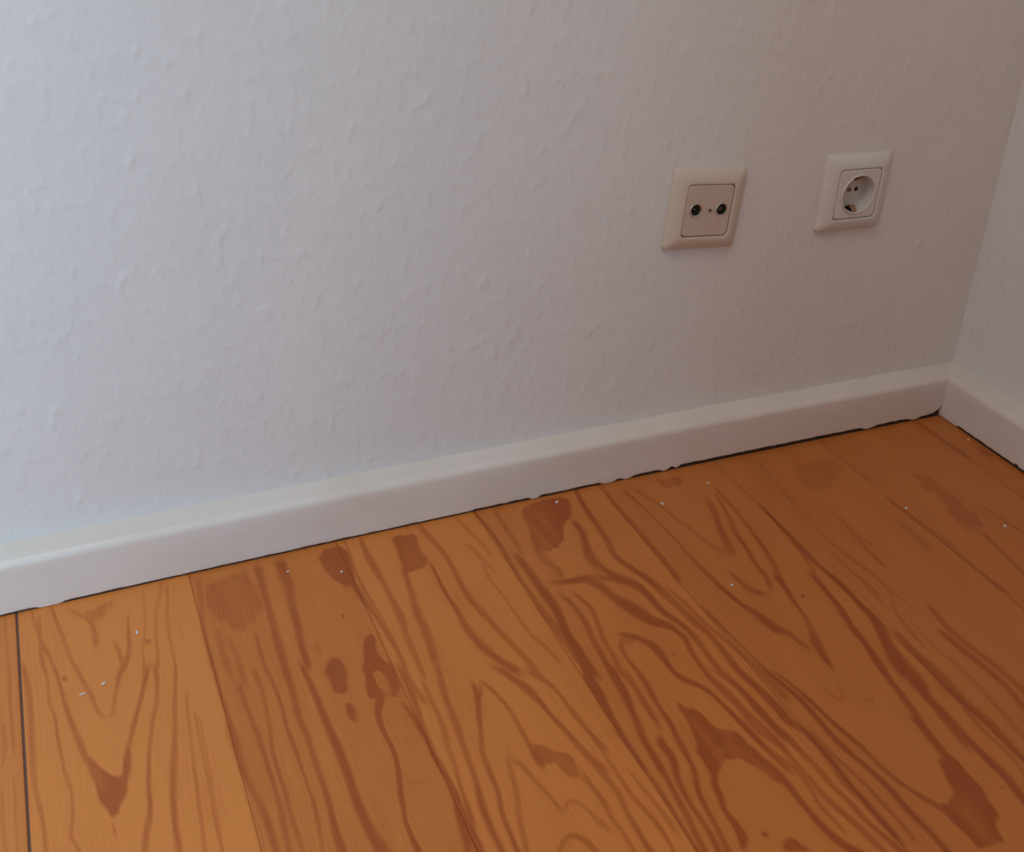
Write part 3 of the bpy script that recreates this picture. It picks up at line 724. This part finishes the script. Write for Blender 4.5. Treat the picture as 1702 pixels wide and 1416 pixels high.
def plate_with_holes(name, half, r, holes, y_front, y_back, mat, parent, round_edge=0.0008):
    """flat insert with real round holes, cut in a bmesh by triangle filling"""
    bm = bmesh.new()
    def loop(pts, y):
        vs = [bm.verts.new((p[0], y, p[1])) for p in pts]
        es = [bm.edges.new((vs[k], vs[(k + 1) % len(vs)])) for k in range(len(vs))]
        return vs, es
    outer = rrect(half - round_edge, r)
    ov, oe = loop(outer, y_front)
    edges = oe[:]
    rims = []
    for cx, cz, hr in holes:
        hv, he = loop(circle(hr, 32, cx, cz), y_front)
        rims.append(hv)
        edges += he
    bmesh.ops.triangle_fill(bm, use_beauty=True, use_dissolve=False, edges=edges)
    def skirt(vs, pts, y):
        nv = [bm.verts.new((p[0], y, p[1])) for p in pts]
        for k in range(len(vs)):
            k2 = (k + 1) % len(vs)
            bm.faces.new((vs[k], vs[k2], nv[k2], nv[k]))
        return nv
    e1 = skirt(ov, rrect(half, r), y_front + round_edge)
    skirt(e1, rrect(half, r), y_back)
    for hv, (cx, cz, hr) in zip(rims, holes):
        skirt(hv, circle(hr, 32, cx, cz), y_back)
    bmesh.ops.recalc_face_normals(bm, faces=bm.faces[:])
    me = bpy.data.meshes.new(name); bm.to_mesh(me); bm.free()
    o = link(name, me, mat, parent)
    smooth_by_angle(o, 30)
    return o

# aerial outlet: cream, two coaxial connectors and a centre screw
t = outlet_root('aerial_outlet', -0.3798, 0.2905, 0.068, 'yellowed cream aerial wall outlet with two round connector holes', 'wall outlet')
f = link('frame', frame_mesh(0.0264), M_CREAM, t); smooth_by_angle(f, 30)
plate_with_holes('cover_plate', 0.0257, 0.0045, [(-0.0146, 0.0012, 0.0068), (0.0146, 0.0012, 0.0068)], -0.0098, -0.003, M_CREAM2, t)
link('shadow_gap', ring_stack([(rrect(0.0265, 0.004), -0.0045), (rrect(0.0254, 0.004), -0.0045)], name='shadow_gap'), M_DARK, t)
for sx in (-1, 1):
    cx = sx * 0.0146
    me = ring_stack([(circle(0.0067, 32, cx, 0.0012), 0.001), (circle(0.0067, 32, cx, 0.0012), -0.0104), (circle(0.0062, 32, cx, 0.0012), -0.0108),
                     (circle(0.0054, 32, cx, 0.0012), -0.0104), (circle(0.0051, 32, cx, 0.0012), 0.004)], name='connector_ring')
    c = link('connector_ring', me, M_METAL, t); smooth_by_angle(c, 40)
    b = cyl('connector_core', 0.0052, 0.0052, 0.004, -0.0035, cx, 0.0012, 24, M_DARK, c)
    if sx < 0:
        cyl('pin', 0.0011, 0.0009, -0.0035, -0.0075, cx, 0.0012, 12, M_BRASS, c)
    else:
        me = ring_stack([(circle(0.0017, 16, cx, 0.0012), -0.0035), (circle(0.0017, 16, cx, 0.0012), -0.0080), (circle(0.0010, 16, cx, 0.0012), -0.0080), (circle(0.0010, 16, cx, 0.0012), -0.0040)], name='pin_sleeve')
        link('pin_sleeve', me, M_BRASS, c)
sc = cyl('screw', 0.0021, 0.0019, -0.0090, -0.0103, 0.0018, 0.0004, 18, M_BRASS, t)
link('screw_slot', boxes('screw_slot', [(0.0001, 0.0035, -0.01045, -0.0101, 0.0001, 0.0007)]), M_DARK, sc)

# power socket: white, round well with two pin holes, centre screw and two earth clips
t = outlet_root('power_socket', -0.2009, 0.2906, 0.0165, 'white earthed power socket with a deep round well, nearer the corner', 'power socket')
f = link('frame', frame_mesh(0.0264), M_WHITE, t); smooth_by_angle(f, 30)
WR = 0.0196
plate_with_holes('cover_plate', 0.0257, 0.0045, [(0, 0, WR + 0.0006)], -0.0102, -0.003, M_WHITE, t)
link('shadow_gap', ring_stack([(rrect(0.0265, 0.004), -0.0045), (rrect(0.0254, 0.004), -0.0045)], name='shadow_gap'), M_DARK, t)
me = ring_stack([(circle(WR + 0.0005, 48), -0.004), (circle(WR + 0.0013, 48), -0.0112), (circle(WR + 0.0007, 48), -0.0118), (circle(WR, 48), -0.0112), (circle(WR - 0.0006, 48), 0.0052)], name='socket_well')
w = link('socket_well', me, M_WHITE, t); smooth_by_angle(w, 40)
# the round floor of the well, carrying the pin holes
bm = bmesh.new()
def bloop(pts, y):
    vs = [bm.verts.new((p[0], y, p[1])) for p in pts]
    return vs, [bm.edges.new((vs[k], vs[(k + 1) % len(vs)])) for k in range(len(vs))]
ed = bloop(circle(WR - 0.0003, 48), 0.0048)[1]
hv = []
for cx in (-0.0095, 0.0095):
    v_, e_ = bloop(circle(0.0026, 24, cx, 0), 0.0048)
    ed = ed + e_; hv.append((v_, cx))
bmesh.ops.triangle_fill(bm, use_beauty=True, edges=ed)
for v_, cx in hv:
    lowv = [bm.verts.new((q.co.x, 0.016, q.co.z)) for q in v_]
    for k in range(24):
        bm.faces.new((v_[k], v_[(k + 1) % 24], lowv[(k + 1) % 24], lowv[k]))
bmesh.ops.recalc_face_normals(bm, faces=bm.faces[:])
me = bpy.data.meshes.new('well_floor'); bm.to_mesh(me); bm.free()
link('well_floor', me, M_WHITE, w)
for cx in (-0.0095, 0.0095):
    cyl('pin_hole', 0.0026, 0.0026, 0.0155, 0.0056, cx, 0, 20, M_DARK, w)
sc = cyl('screw', 0.0026, 0.0024, 0.0050, 0.0036, 0, 0, 20, M_BRASS, w)
link('screw_slot', boxes('screw_slot', [(-0.0022, 0.0022, 0.00345, 0.0040, -0.0005, 0.0005)]), M_DARK, w)
for sz in (-1, 1):
    zc = sz * 0.0176
    pts = []
    # springy bent strip: stands off the side of the well
    path = [(0.0045, zc + sz * 0.0012), (-0.0005, zc - sz * 0.0026), (-0.0050, zc - sz * 0.0046), (-0.0088, zc - sz * 0.0010), (-0.0102, zc + sz * 0.0012)]
    verts, faces = [], []
    for y, z in path:
        for dx_ in (-0.0030, 0.0030):
            verts.append((dx_, y, z)); verts.append((dx_, y, z + sz * 0.0006))
    for k in range(len(path) - 1):
        a, b = 4 * k, 4 * (k + 1)
        faces += [(a, a + 2, b + 2, b), (a + 1, b + 1, b + 3, a + 3), (a, b, b + 1, a + 1), (a + 2, a + 3, b + 3, b + 2)]
    faces += [(0, 1, 3, 2), tuple(4 * (len(path) - 1) + q for q in (0, 2, 3, 1))]
    link('earth_clip', mesh_from('earth_clip', verts, faces), M_BRASS, w)
    link('clip_slot', boxes('clip_slot', [(-0.0034, 0.0034, -0.0085, 0.0046, min(sz * 0.0186, sz * 0.0191), max(sz * 0.0186, sz * 0.0191))]), M_DARK, w)

# ------------------------------------------------------------------ crumbs of old paint on the boards
CRUMBS = [
    (-0.9950, -0.1434, 0.0060, 0.0013, 8, 'long pale splinter of paint on the leftmost wide floorboard'),
    (-0.9788, -0.1371, 0.0040, 0.0018, 30, 'pale crumb just behind the long splinter on the left floorboard'),
    (-0.9477, -0.0844, 0.0022, 0.0050, 5, 'upright pale flake on the left floorboard near the baseboard'),
    (-0.8122, -0.0474, 0.0030, 0.0022, 0, 'tiny pink white crumb by the baseboard on the striped floorboard'),
    (-0.7666, -0.0645, 0.0026, 0.0022, 40, 'tiny pale crumb on the dark patch left of the middle seam'),
    (-0.5330, -0.0300, 0.0040, 0.0030, 20, 'pale crumb against the baseboard on the dark brown patch'),
    (-0.4320, -0.0704, 0.0022, 0.0055, 10, 'narrow upright white flake below the aerial outlet'),
    (-0.3666, -0.0536, 0.0036, 0.0034, 0, 'small white crumb close to the baseboard right of the upright flake'),
    (-0.4362, -0.2098, 0.0030, 0.0030, 15, 'lone tiny crumb in the middle of the cathedral grained floorboard'),
    (-0.1944, -0.1663, 0.0018, 0.0040, 0, 'tiny pale fleck on the seam nearest the right baseboard'),
    (-0.1178, -0.2283, 0.0036, 0.0030, 50, 'pale crumb on the floorboard at the right edge'),
    (-0.0300, -0.0790, 0.0040, 0.0022, 30, 'pale crumb at the foot of the right baseboard'),
]
for cx, cy, lx, ly, rot, lab in CRUMBS:
    bm = bmesh.new()
    bmesh.ops.create_icosphere(bm, subdivisions=2, radius=0.5)
    for v in bm.verts:
        n = 0.75 + 0.5 * random.random()
        v.co = Vector((v.co.x * lx * n, v.co.y * ly * n, max(v.co.z, -0.25) * 0.0016 * n))
    zmin = min(v.co.z for v in bm.verts)
    for v in bm.verts:
        v.co.z -= zmin
    me = bpy.data.meshes.new('paint_crumb'); bm.to_mesh(me); bm.free()
    o = link('paint_crumb', me, M_CRUMB, None, label=lab, category='paint crumb', group='crumbs of old paint on the floorboards')
    o.location = (cx, cy, 0.0)
    o.rotation_euler = (0, 0, math.radians(rot))
